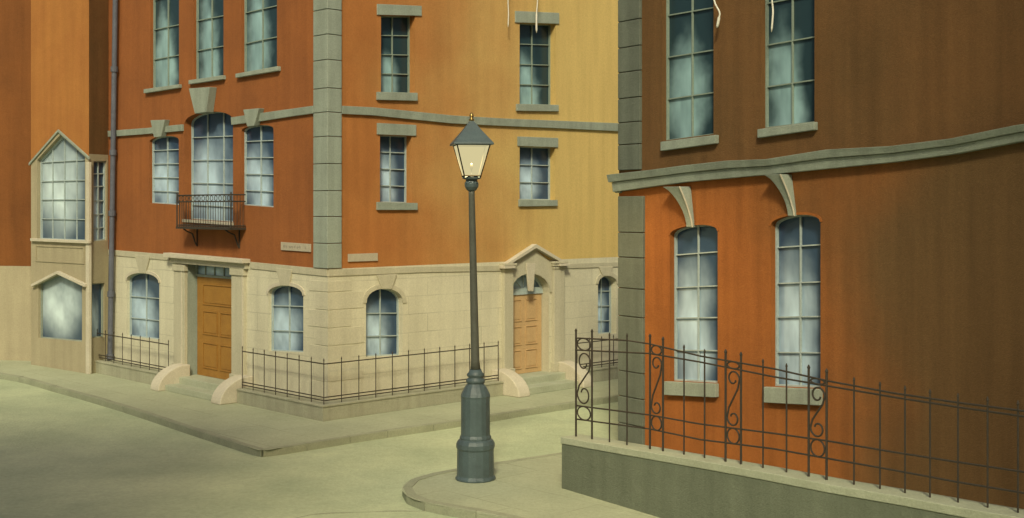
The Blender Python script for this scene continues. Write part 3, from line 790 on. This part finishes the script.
# gable coping
bm = bmesh.new()
ml = (LT*.5, gab[1][1]); a_ = (LT+.05, gab[0][1]); b_ = (-.05, gab[2][1]); e = .065
prism(bm, PT, [a_, ml, (ml[0], ml[1]-e), (a_[0], a_[1]-e)], 0, .04); prism(bm, PT, [ml, b_, (b_[0], b_[1]-e), (ml[0], ml[1]-e)], 0, .04)
link('gable_coping', bm, 'trim', bay, .006)
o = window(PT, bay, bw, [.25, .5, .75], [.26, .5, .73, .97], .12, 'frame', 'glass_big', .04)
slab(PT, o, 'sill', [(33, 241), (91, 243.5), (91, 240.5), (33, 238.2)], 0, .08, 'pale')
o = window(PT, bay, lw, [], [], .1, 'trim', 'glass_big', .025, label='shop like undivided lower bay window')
bm = bmesh.new(); q = [PT.hit(*p) for p in ((34.5, 284), (60, 271), (88, 284))]
prism(bm, PT, [q[0], q[1], (q[1][0], q[1][1]-.07), (q[0][0], q[0][1]-.07)], 0, .10); prism(bm, PT, [q[1], q[2], (q[2][0], q[2][1]-.07), (q[1][0], q[1][1]-.07)], 0, .10)
link('hood_mould', bm, 'pale', o, .005)
bm = bmesh.new(); r = [PT.hit(*p) for p in ((36, 262), (84.5, 264), (84.5, 247), (36, 245))]
r[0] = (r[0][0], r[1][1]); r[3] = (r[3][0], r[2][1]); ringprism(bm, PT, r, inset(r, .03), 0, .02)
link('apron_panel', bm, 'bay_stone', bay)
o = window(PS, bay, sw, [.5], [.16, .33, .5, .68, .84], .07, 'frame', 'glass', .03, .014)
o = window(PS, bay, sw2, [], [], .07, 'trim', 'glass', .025)
bm = bmesh.new()
prism(bm, PT, rect(-.05, .10, 0.002, gab[2][1]-.12), -.04, .03)
link('corner_post', bm, 'pale', bay, .006)
# the wall running on to the left, and the rear
W0 = ground(33, 361.2); W1 = ground(-330, 349); dW = Vector((W1.x-W0.x, W1.y-W0.y)); LW = dW.length
PW = Plane((W0.x, W0.y), dW, (0, -1)); nn = Vector((dW.y, -dW.x)).normalized(); PW.n = nn if nn.y < 0 else -nn
zl2 = PW.hit(15, 266)[1]
wall(PW, bay, 'upper_wall', rect(-1.2, LW, zl2, HT), [], 'shaded_orange')
wall(PW, bay, 'ground_floor_wall', rect(-1.2, LW, 0, zl2-.001), [], 'bay_stone')
bm = bmesh.new()
q = [PT.w(LT, 0, 0), PT.w(LT, -1.2, 0), ]
vs = [bm.verts.new((p.x, p.y, z)) for p, z in ((q[0], 0), (q[1], 0), (q[1], HT), (q[0], HT))]; bm.faces.new(vs)
e0 = PW.w(LW, 0, 0); e1 = e0+Vector((2, 7, 0)); e2 = PL.w(SL, 0, 0)+Vector((.721, .693, 0))*7
for p0_, p1_ in ((e0, e1), (e1, e2)):
    vs = [bm.verts.new((p.x, p.y, z)) for p, z in ((p0_, 0), (p1_, 0), (p1_, HT), (p0_, HT))]; bm.faces.new(vs)
link('side_wall', bm, 'orange', bay)
bm = bmesh.new()
cor4 = [e0, PW.w(-.1, 0, 0), PT.w(LT+.1, .1, 0), PT.w(-.1, .1, 0), PL.w(SL+.02, .0, 0), e2, e1]
lo = [bm.verts.new((p.x, p.y, HT+.002)) for p in cor4]; hi = [bm.verts.new((p.x, p.y, HT+.28)) for p in cor4]
bm.faces.new(lo); bm.faces.new(hi[::-1])
for i in range(7): bm.faces.new((lo[i], lo[(i+1) % 7], hi[(i+1) % 7], hi[i]))
link('roof', bm, 'slate', bay)

# ------------------------------------------------------------------ the rust coloured house on the right
O = Vector((1.82, 20.4)); PF = Plane(O, (.582, -.813), (-.813, -.582)); PG = Plane(O, (.813, .582), (-.582, .813))
rust = thing('rust_house', 'rust house with painted umber shade and tall windows behind the scroll fence on the right', 'building', (5, 20, 0))
HR = 8.3; SF = 13.0; SG = 6.0
w1 = opening(PF, 662, 713.5, -50, -60, 141, 134)
w2 = opening(PF, 761, 814.5, -62, -75, 128.5, 122)
w3 = opening(PF, 670, 717.6, 235.5, 231, 381, 383.5, 8, 'arch')
w4 = opening(PF, 771, 820.5, 226, 222, 386.5, 388.5, 9, 'arch')
w5 = opening(PF, 1120, 1190, 190, 185, 430, 434, 12, 'arch')
belt = [(619, 174.5, 192), (660, 170, 186), (690, 166, 182), (735, 161, 178), (775, 159.5, 174.5), (835, 150, 168.5), (900, 146.5, 162), (960, 139, 154), (1024, 126, 142), (1100, 115, 132), (1300, 80, 100)]
bt = [PF.hit(x, (t+b)/2) for x, t, b in belt]
s_end = min(SF, bt[-1][0])
wall(PF, rust, 'upper_wall', [(bt[0][0], bt[0][1])] + bt[1:] + [(SF, bt[-1][1]), (SF, HR), (bt[0][0], HR)] if bt[-1][0] < SF else [(0, 4.46), (SF, 5.4), (SF, HR), (0, HR)], [(w1, .12), (w2, .12)], 'umber')  # upper storey shade painted in with the darker umber
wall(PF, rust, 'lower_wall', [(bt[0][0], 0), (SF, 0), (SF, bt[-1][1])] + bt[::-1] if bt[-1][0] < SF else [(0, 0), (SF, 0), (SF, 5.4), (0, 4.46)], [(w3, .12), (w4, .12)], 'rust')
wall(PG, rust, 'side_wall', rect(0, SG, 0, HR), [], 'rust')
bm = bmesh.new()
q = [PF.w(SF, 0, 0), PF.w(SF, -SG, 0), PG.w(SG, 0, 0)]
for p0_, p1_ in zip(q, q[1:]):
    bm.faces.new([bm.verts.new((p.x, p.y, z)) for p, z in ((p0_, 0), (p1_, 0), (p1_, HR), (p0_, HR))])
link('rear_wall', bm, 'umber', rust)
bm = bmesh.new()
q = [PF.w(SF, .15, 0), PF.w(-.15, .15, 0), PF.w(-.15, -SG, 0), PF.w(SF, -SG, 0)]
lo = [bm.verts.new((p.x, p.y, HR)) for p in q]; hi = [bm.verts.new((p.x, p.y, HR+.25)) for p in q]
bm.faces.new(lo); bm.faces.new(hi[::-1])
for i in range(4): bm.faces.new((lo[i], lo[(i+1) % 4], hi[(i+1) % 4], hi[i]))
link('roof', bm, 'slate', rust)
# quoins
zs = [0.0]; random.seed(9)
while zs[-1] < 3.6: zs.append(zs[-1]+random.uniform(.40, .52))
zs[-1] = 4.2
corner_blocks(rust, PF, PF.s(645)-.0, PG, .5, zs, .05, 'dark_trim')
zs = [4.62]
while zs[-1] < 7.6: zs.append(zs[-1]+random.uniform(.36, .46))
zs.append(HR)
corner_blocks(rust, PF, PF.s(642)-.0, PG, .5, zs, .05, 'dark_trim')
# belt in two mouldings
up = [(x, t, t+(b-t)*.44) for x, t, b in belt]; dn = [(x, t+(b-t)*.46, b) for x, t, b in belt]
up[0] = (615.5, 175, 182.5); dn[0] = (617.5, 182.8, 192)
course(PF, rust, 'belt_moulding', up, .20, 'trim'); course(PF, rust, 'belt_course', dn, .13, 'trim')
# belt returns along the side
bm = bmesh.new(); prism(bm, PG, rect(-.05, SG, 4.40, 4.55), 0, .18); prism(bm, PG, rect(-.05, SG, 4.25, 4.39), 0, .12); link('belt_return', bm, 'trim', rust)
o = window(PF, rust, w1, [.5], [.22, .44, .66, .88], .12, 'frame_dull', 'glass_up', .022)
slab(PF, o, 'sill', [(664, 151), (719, 143.5), (719, 135), (664, 142)], 0, .08, 'trim')
o = window(PF, rust, w2, [.5], [.22, .44, .66, .88], .12, 'frame_dull', 'glass_up', .022)
slab(PF, o, 'sill', [(761, 138), (818, 130), (818, 122), (761, 129.5)], 0, .08, 'trim')
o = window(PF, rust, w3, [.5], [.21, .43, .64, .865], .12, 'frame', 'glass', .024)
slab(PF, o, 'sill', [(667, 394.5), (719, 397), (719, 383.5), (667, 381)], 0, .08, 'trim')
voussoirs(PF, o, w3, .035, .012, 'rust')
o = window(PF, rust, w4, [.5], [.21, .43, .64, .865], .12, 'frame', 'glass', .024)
slab(PF, o, 'sill', [(766.5, 402), (823, 405), (823, 389), (766.5, 386.5)], 0, .08, 'trim')
voussoirs(PF, o, w4, .035, .012, 'rust')
# curved console brackets between belt and window heads
def console(x0, x1, yt, xb0, xb1, yb):
    bm = bmesh.new()
    a0_ = PF.hit(x0, yt); a1_ = PF.hit(x1, yt); b0_ = PF.hit(xb0, yb); b1_ = PF.hit(xb1, yb)
    n = 10; rows = []
    for i in range(n+1):
        t = i/n; e_ = math.sin(t*math.pi/2)**.62; o_ = .19*(1-t)**1.6+.05
        l = a0_[0]+(b0_[0]-a0_[0])*e_; r = a1_[0]+(b1_[0]-a1_[0])*t; z = a0_[1]+(b0_[1]-a0_[1])*t
        rows.append([bm.verts.new(PF.w(l, 0, z)), bm.verts.new(PF.w(l, o_, z)), bm.verts.new(PF.w(r, o_, z)), bm.verts.new(PF.w(r, 0, z))])
    for A, B in zip(rows, rows[1:]):
        for k in range(4): bm.faces.new((A[k], A[(k+1) % 4], B[(k+1) % 4], B[k]))
    bm.faces.new(rows[0]); bm.faces.new(rows[-1][::-1])
    link('console_bracket', bm, 'trim', rust, .008)
    bm = bmesh.new()
    pts = []
    for i in range(n+1):
        t = i/n; pts.append(PF.w(a1_[0]+(b1_[0]-a1_[0])*t, .19*(1-t)**1.6+.055, a0_[1]+(b0_[1]-a0_[1])*t))
    tube(bm, pts, .013, 6); link('bracket_bead', bm, 'pale', rust)
console(674, 691, 187, 688.5, 695, 227)
console(775.5, 792, 175, 790, 797, 216)

# ------------------------------------------------------------------ unseen houses added behind the viewpoint to shade the street
def add_shade_house(x0, x1, y0, y1, h, m, label):
    t = thing('shade_house', label, 'building', ((x0+x1)/2, (y0+y1)/2, 0), 'unseen houses added behind the viewpoint for shade')
    P_ = Plane((x0, y1), (1, 0), (0, 1)); W_ = x1-x0; H_ = []
    z = 1.2
    while z+2 < h-.6:
        n = int(W_/2.6)
        for i in range(n):
            a_ = (i+.5)*W_/n-.5; q_ = [(a_, z), (a_+1, z), (a_+1, z+1.8), (a_, z+1.8)]
            H_.append((dict(pts=q_, BL=Vector(q_[0]), BR=Vector(q_[1]), TR=Vector(q_[2]), TL=Vector(q_[3])), .12))
        z += 3.1
    wall(P_, t, 'front_wall', rect(0, W_, ROADZ, h), H_, m)
    for o_, d_ in H_: window(P_, t, o_, [.5], [.33, .66], .12, 'frame', 'glass')
    bm = bmesh.new()
    q = [(x0, y1), (x0, y0), (x1, y0), (x1, y1)]
    for a_, b_ in zip(q, q[1:]): bm.faces.new([bm.verts.new((*p, z_)) for p, z_ in ((a_, ROADZ), (b_, ROADZ), (b_, h), (a_, h))])
    link('rear_wall', bm, m, t)
    bm = bmesh.new(); lo = [bm.verts.new((p[0], p[1], h+.002)) for p in q]; hi = [bm.verts.new((p[0], p[1], h+.3)) for p in q]
    bm.faces.new(lo); bm.faces.new(hi[::-1])
    for i in range(4): bm.faces.new((lo[i], lo[(i+1) % 4], hi[(i+1) % 4], hi[i]))
    link('roof', bm, 'slate', t)
add_shade_house(-24, -4.3, -14, -4.0, 23.4, 'orange', 'unseen orange house added left of and behind the viewpoint to shade the road')
add_shade_house(5.0, 24, -14, -4.0, 24.4, 'umber', 'unseen tall brown house added right of and behind the viewpoint to shade the rust wall')

# ------------------------------------------------------------------ low wall and scroll fence
K0 = Vector((.71, 17.6)); PK = Plane(K0, (.582, -.813), (-.813, -.582))
kw = [(562, 437), (620, 447), (700, 460.5), (760, 471), (828, 484), (900, 496), (960, 507), (1024, 518), (1150, 541), (1500, 605)]
kt = [PK.hit(x, y) for x, y in kw]; kt[0] = (0, kt[0][1])
TH = .36
bm = bmesh.new()
prism(bm, PK, [(0, 0)]+[(kt[-1][0], 0)]+[(a_, z-.10) for a_, z in kt[::-1]], -TH+.03, -.0)
lw_ = thing('low_wall', 'grey green low rendered wall carrying the scroll fence at lower right', 'wall', PK.w(0, 0, 0))
link('wall_body', bm, 'plinth', lw_)
bm = bmesh.new()
prism(bm, PK, [(-.02, kt[0][1]-.097)]+[(a_, z-.097) for a_, z in kt[1:]]+[(a_, z) for a_, z in kt[:0:-1]]+[(-.02, kt[0][1])], -TH, .012)
link('wall_coping', bm, 'coping', lw_, .01)
fo = -.17
def ktop(s):
    for (a, za), (b, zb_) in zip(kt, kt[1:]):
        if a <= s <= b: return za+(zb_-za)*(s-a)/(b-a)
    return kt[-1][1]
fence = thing('scroll_fence', 'tall wrought iron fence with S scroll panels on the low wall at right', 'fence', PK.w(0, fo, .75))
def fz(line):
    P_ = [PK.hit(x, y, fo) for x, y in line]
    return P_
rails = [[(576, 338), (627, 340.5), (650, 344), (700, 356), (775, 369), (828, 381), (893, 393), (957, 402.5), (1024, 411), (1150, 428)],
         [(576, 350), (650, 353.5), (700, 362), (775, 377), (828, 386), (893, 397), (957, 407), (1024, 416.5), (1150, 436)],
         [(576, 405.5), (650, 415), (700, 424), (775, 433.5), (828, 441), (893, 452), (957, 462), (1024, 472), (1150, 490)],
         [(576, 419), (650, 429), (700, 439.5), (775, 449), (828, 458.5), (893, 470), (957, 482), (1024, 493), (1150, 515)]]
bm = bmesh.new(); RZ = []
for ln in rails:
    P_ = fz(ln); RZ.append(P_); tube(bm, [PK.w(a_, fo, z) for a_, z in P_], .0115, 6)
link('rails', bm, 'iron', fence)
def rz(k, s):
    P_ = RZ[k]
    for (a, za), (b, zb_) in zip(P_, P_[1:]):
        if a <= s <= b: return za+(zb_-za)*(s-a)/(b-a)
    return P_[0][1] if s < P_[0][0] else P_[-1][1]
posts = [576, 592, 609.5, 627, 650, 663, 684, 704.6, 725.6, 741, 763, 786.5, 808.7, 826.6, 854, 880, 905, 930, 958, 987.6, 1018, 1050, 1085, 1120]
pairs = [(576, 592), (650, 663), (725.6, 741), (808.7, 826.6)]
pp = [x for p in pairs for x in p]
for x in posts:
    s = PK.s(x, fo); zt2 = rz(0, s)+(.09 if x in pp else .05); bm = bmesh.new(); r = .0145 if x in pp else .0105
    bar(bm, PK.w(s, fo, ktop(s)-.01), PK.w(s, fo, zt2), r, 8)
    p = PK.w(s, fo, zt2)
    tube(bm, [p, p+Vector((0, 0, .012)), p+Vector((0, 0, .028)), p+Vector((0, 0, .05))], [r, r*1.4, r*1.1, .003], 8)
    link('upright', bm, 'iron', fence)
for x0, x1 in pairs:
    a, b = PK.s(x0, fo), PK.s(x1, fo); c = (a+b)/2; hw = (b-a)/2-.02
    z0, z1, z2, z3 = rz(0, c), rz(1, c), rz(2, c), rz(3, c); bm = bmesh.new()
    for zc, r in (((z0+z1)/2, abs(z0-z1)/2), ((z2+z3)/2, abs(z2-z3)/2)):
        tube(bm, [PK.w(c+hw*.92*math.cos(t*math.pi/8), fo, zc+r*math.sin(t*math.pi/8)) for t in range(16)], .011, 6, True)
    # S scroll: spiral, diagonal, spiral
    top = z1-.02; bot = z2+.02; R0 = hw*.95; pts = []
    ct = Vector((c, top-R0)); cb = Vector((c, bot+R0))
    n = 22
    for i in range(n+1):                        # upper spiral, winding out to the right side
        t = i/n; ang = R_(-150) - t*R_(390) ; rad = R0*(.28+.72*t)
        ang = R_(-20) - R_(340)*t
        rad = R0*(.42+.58*t)
        pts.append(Vector((ct.x+rad*math.cos(ang), ct.y+rad*math.sin(ang))))
    lower = [Vector((2*c-p.x, (top+bot)-p.y)) for p in pts][::-1]
    allp = pts+lower
    # smooth the joining diagonal
    j = len(pts); A = pts[-1]; B = lower[0]
    midp = [A.lerp(B, f)+Vector((0, 0)) for f in (.25, .5, .75)]
    for q_, f in zip(midp, (.25, .5, .75)): q_.x = c + (A.x-c)*math.cos(math.pi*f)
    allp = pts+midp+lower
    tube(bm, [PK.w(p.x, fo, p.y) for p in allp], .0115, 6)
    link('scroll', bm, 'iron', fence)

# ------------------------------------------------------------------ street lamp
LX, LY = -.539, 18.2
lamp = thing('street_lamp', 'green iron gas street lamp with glowing four sided lantern on the kerb corner', 'street lamp', (LX, LY, 0))
c = (LX, LY)
CT = (LX-.058, LY)
bm = bmesh.new()
lathe(bm, c, [(.30, 0), (.30, .03), (.275, .06), (.27, .44), (.285, .47), (.285, .53), (.262, .575), (.235, .60)], 16, R_(3))
link('lower_drum', bm, 'lamp', lamp, .012)
bm = bmesh.new()
lathe(bm, c, [(.232, .585), (.235, .62), (.215, .66), (.212, 1.20), (.218, 1.23), (.205, 1.27), (.16, 1.36), (.115, 1.42)], 16, R_(3))
link('upper_drum', bm, 'lamp', lamp, .01)
bm = bmesh.new()
lathe(bm, c, [(.11, 1.405), (.135, 1.425), (.14, 1.46), (.125, 1.485), (.10, 1.50), (.125, 1.52), (.13, 1.55), (.10, 1.58), (.085, 1.62)], 20)
link('collar', bm, 'lamp', lamp, smooth=True)
bm = bmesh.new()
tube(bm, [Vector((LX-.058*max(0, (z-1.6)/2.66), LY, z)) for z in (1.60, 1.75, 2.6, 3.5, 4.2, 4.26)], [.078, .063, .057, .051, .046, .046], 20)
link('post', bm, 'post', lamp, smooth=True)
bm = bmesh.new()
lathe(bm, CT, [(.052, 4.25), (.075, 4.27), (.10, 4.31), (.105, 4.36), (.085, 4.40), (.085, 4.42), (.135, 4.43), (.14, 4.455), (.12, 4.47)], 20)
link('lantern_base', bm, 'lamp', lamp, smooth=False)
lr = R_(-36)
zb0, zb1 = 4.47, 4.93; hb, ht_ = .170, .350
def sq(r, z): return [Vector((CT[0]+r*math.cos(lr+k*math.pi/2), LY+r*math.sin(lr+k*math.pi/2), z)) for k in range(4)]
bot = sq(hb, zb0); top = sq(ht_*.98, zb1)
bm = bmesh.new()
for k in range(4):
    bar(bm, bot[k], top[k], .010, 6); bar(bm, bot[k], bot[(k+1) % 4], .014, 6); bar(bm, top[k], top[(k+1) % 4], .014, 6)
link('lantern_frame', bm, 'lantern_iron', lamp)
gm = bpy.data.materials.new('lantern_glass'); gm.use_nodes = True; t = gm.node_tree; b = t.nodes['Principled BSDF']
em = t.nodes.new('ShaderNodeEmission'); em.inputs[0].default_value = (.92, .83, .46, 1); em.inputs[1].default_value = .62
tr = t.nodes.new('ShaderNodeBsdfTransparent'); tr.inputs[0].default_value = (1, .93, .78, 1)
ms = t.nodes.new('ShaderNodeMixShader'); ms.inputs[0].default_value = .25
outn = t.nodes['Material Output']
t.links.new(em.outputs[0], ms.inputs[1]); t.links.new(tr.outputs[0], ms.inputs[2]); t.links.new(ms.outputs[0], outn.inputs[0])
for k in range(4):
    bm = bmesh.new(); bm.faces.new([bm.verts.new(p) for p in (bot[k], bot[(k+1) % 4], top[(k+1) % 4], top[k])])
    link('lantern_pane', bm, gm, lamp)
bm = bmesh.new()
e0_ = sq(.415, 4.925); e1_ = sq(.415, 4.95); mid_ = sq(.205, 5.13); tp = sq(.035, 5.29)
Rg = [[bm.verts.new(p) for p in r] for r in (e0_, e1_, mid_, tp)]
bm.faces.new(Rg[0][::-1]); bm.faces.new(Rg[-1])
for A, B in zip(Rg, Rg[1:]):
    for k in range(4): bm.faces.new((A[k], A[(k+1) % 4], B[(k+1) % 4], B[k]))
link('lantern_roof', bm, 'lamp', lamp, .006)
bm = bmesh.new(); lathe(bm, CT, [(.03, 5.28), (.045, 5.30), (.025, 5.325), (.032, 5.35), (.028, 5.38), (.006, 5.41)], 12); link('finial', bm, 'brass', lamp, smooth=True)
fm_ = bpy.data.materials.new('gas_mantle'); fm_.use_nodes = True; b = fm_.node_tree.nodes['Principled BSDF']
b.inputs['Base Color'].default_value = (.012, .010, .006, 1); b.inputs['Emission Color'].default_value = (1, .75, .4, 1); b.inputs['Emission Strength'].default_value = .05
bm = bmesh.new(); lathe(bm, CT, [(.010, 4.46), (.010, 4.56), (.020, 4.58), (.022, 4.62), (.016, 4.65), (.005, 4.66)], 12); link('gas_mantle', bm, fm_, lamp, smooth=True)
pl_ = bpy.data.lights.new('lamp_light', 'SPOT'); pl_.energy = 1100; pl_.spot_size = R_(172); pl_.spot_blend = .35; pl_.color = (1, .74, .38); pl_.shadow_soft_size = .12
plo = bpy.data.objects.new('lamp_light', pl_); C.objects.link(plo); plo.location = (-.058, 0, 4.84); plo.parent = lamp

# ------------------------------------------------------------------ cords hanging down from the eaves
def cord(pl, off, pix, ztop_, label, knot=True):
    P_ = [pl.hit(x, y, off) for x, y in pix]
    pts = [Vector(pl.w(P_[0][0], off, ztop_))] + smooth_poly([Vector(pl.w(a_, off, z)) for a_, z in P_], 4)
    bm = bmesh.new(); n = len(pts)
    r = [.013]*n
    for i in range(n-5, n): r[i] = .022 if knot else .014
    r[-1] = .006
    tube(bm, pts, r, 6); o = link('hanging_cord', bm, 'cord', smooth=True)
    off_ = pts[0].copy(); o.data.transform(Matrix.Translation(-off_)); o.location = off_
    tag(o, label, 'cord', 'white cords hanging down from the eaves')
cord(PR, .20, [(508.5, -20), (508, 0), (508.5, 14), (508, 27)], HT, 'thin white cord hanging left of the upper ochre wall window', False)
cord(PR, .20, [(537.5, -20), (537.5, 0), (536.5, 15), (536.5, 33)], HT, 'knotted white cord hanging over the upper ochre wall window')
cord(PF, .14, [(711, -25), (714, 0), (719.5, 12), (719, 18), (717, 28)], HR, 'crooked white cord beside the left upper window of the rust house')
cord(PF, .14, [(771, -25), (772, 0), (773, 12), (771.5, 32)], HR, 'thin white cord over the right upper window of the rust house', False)
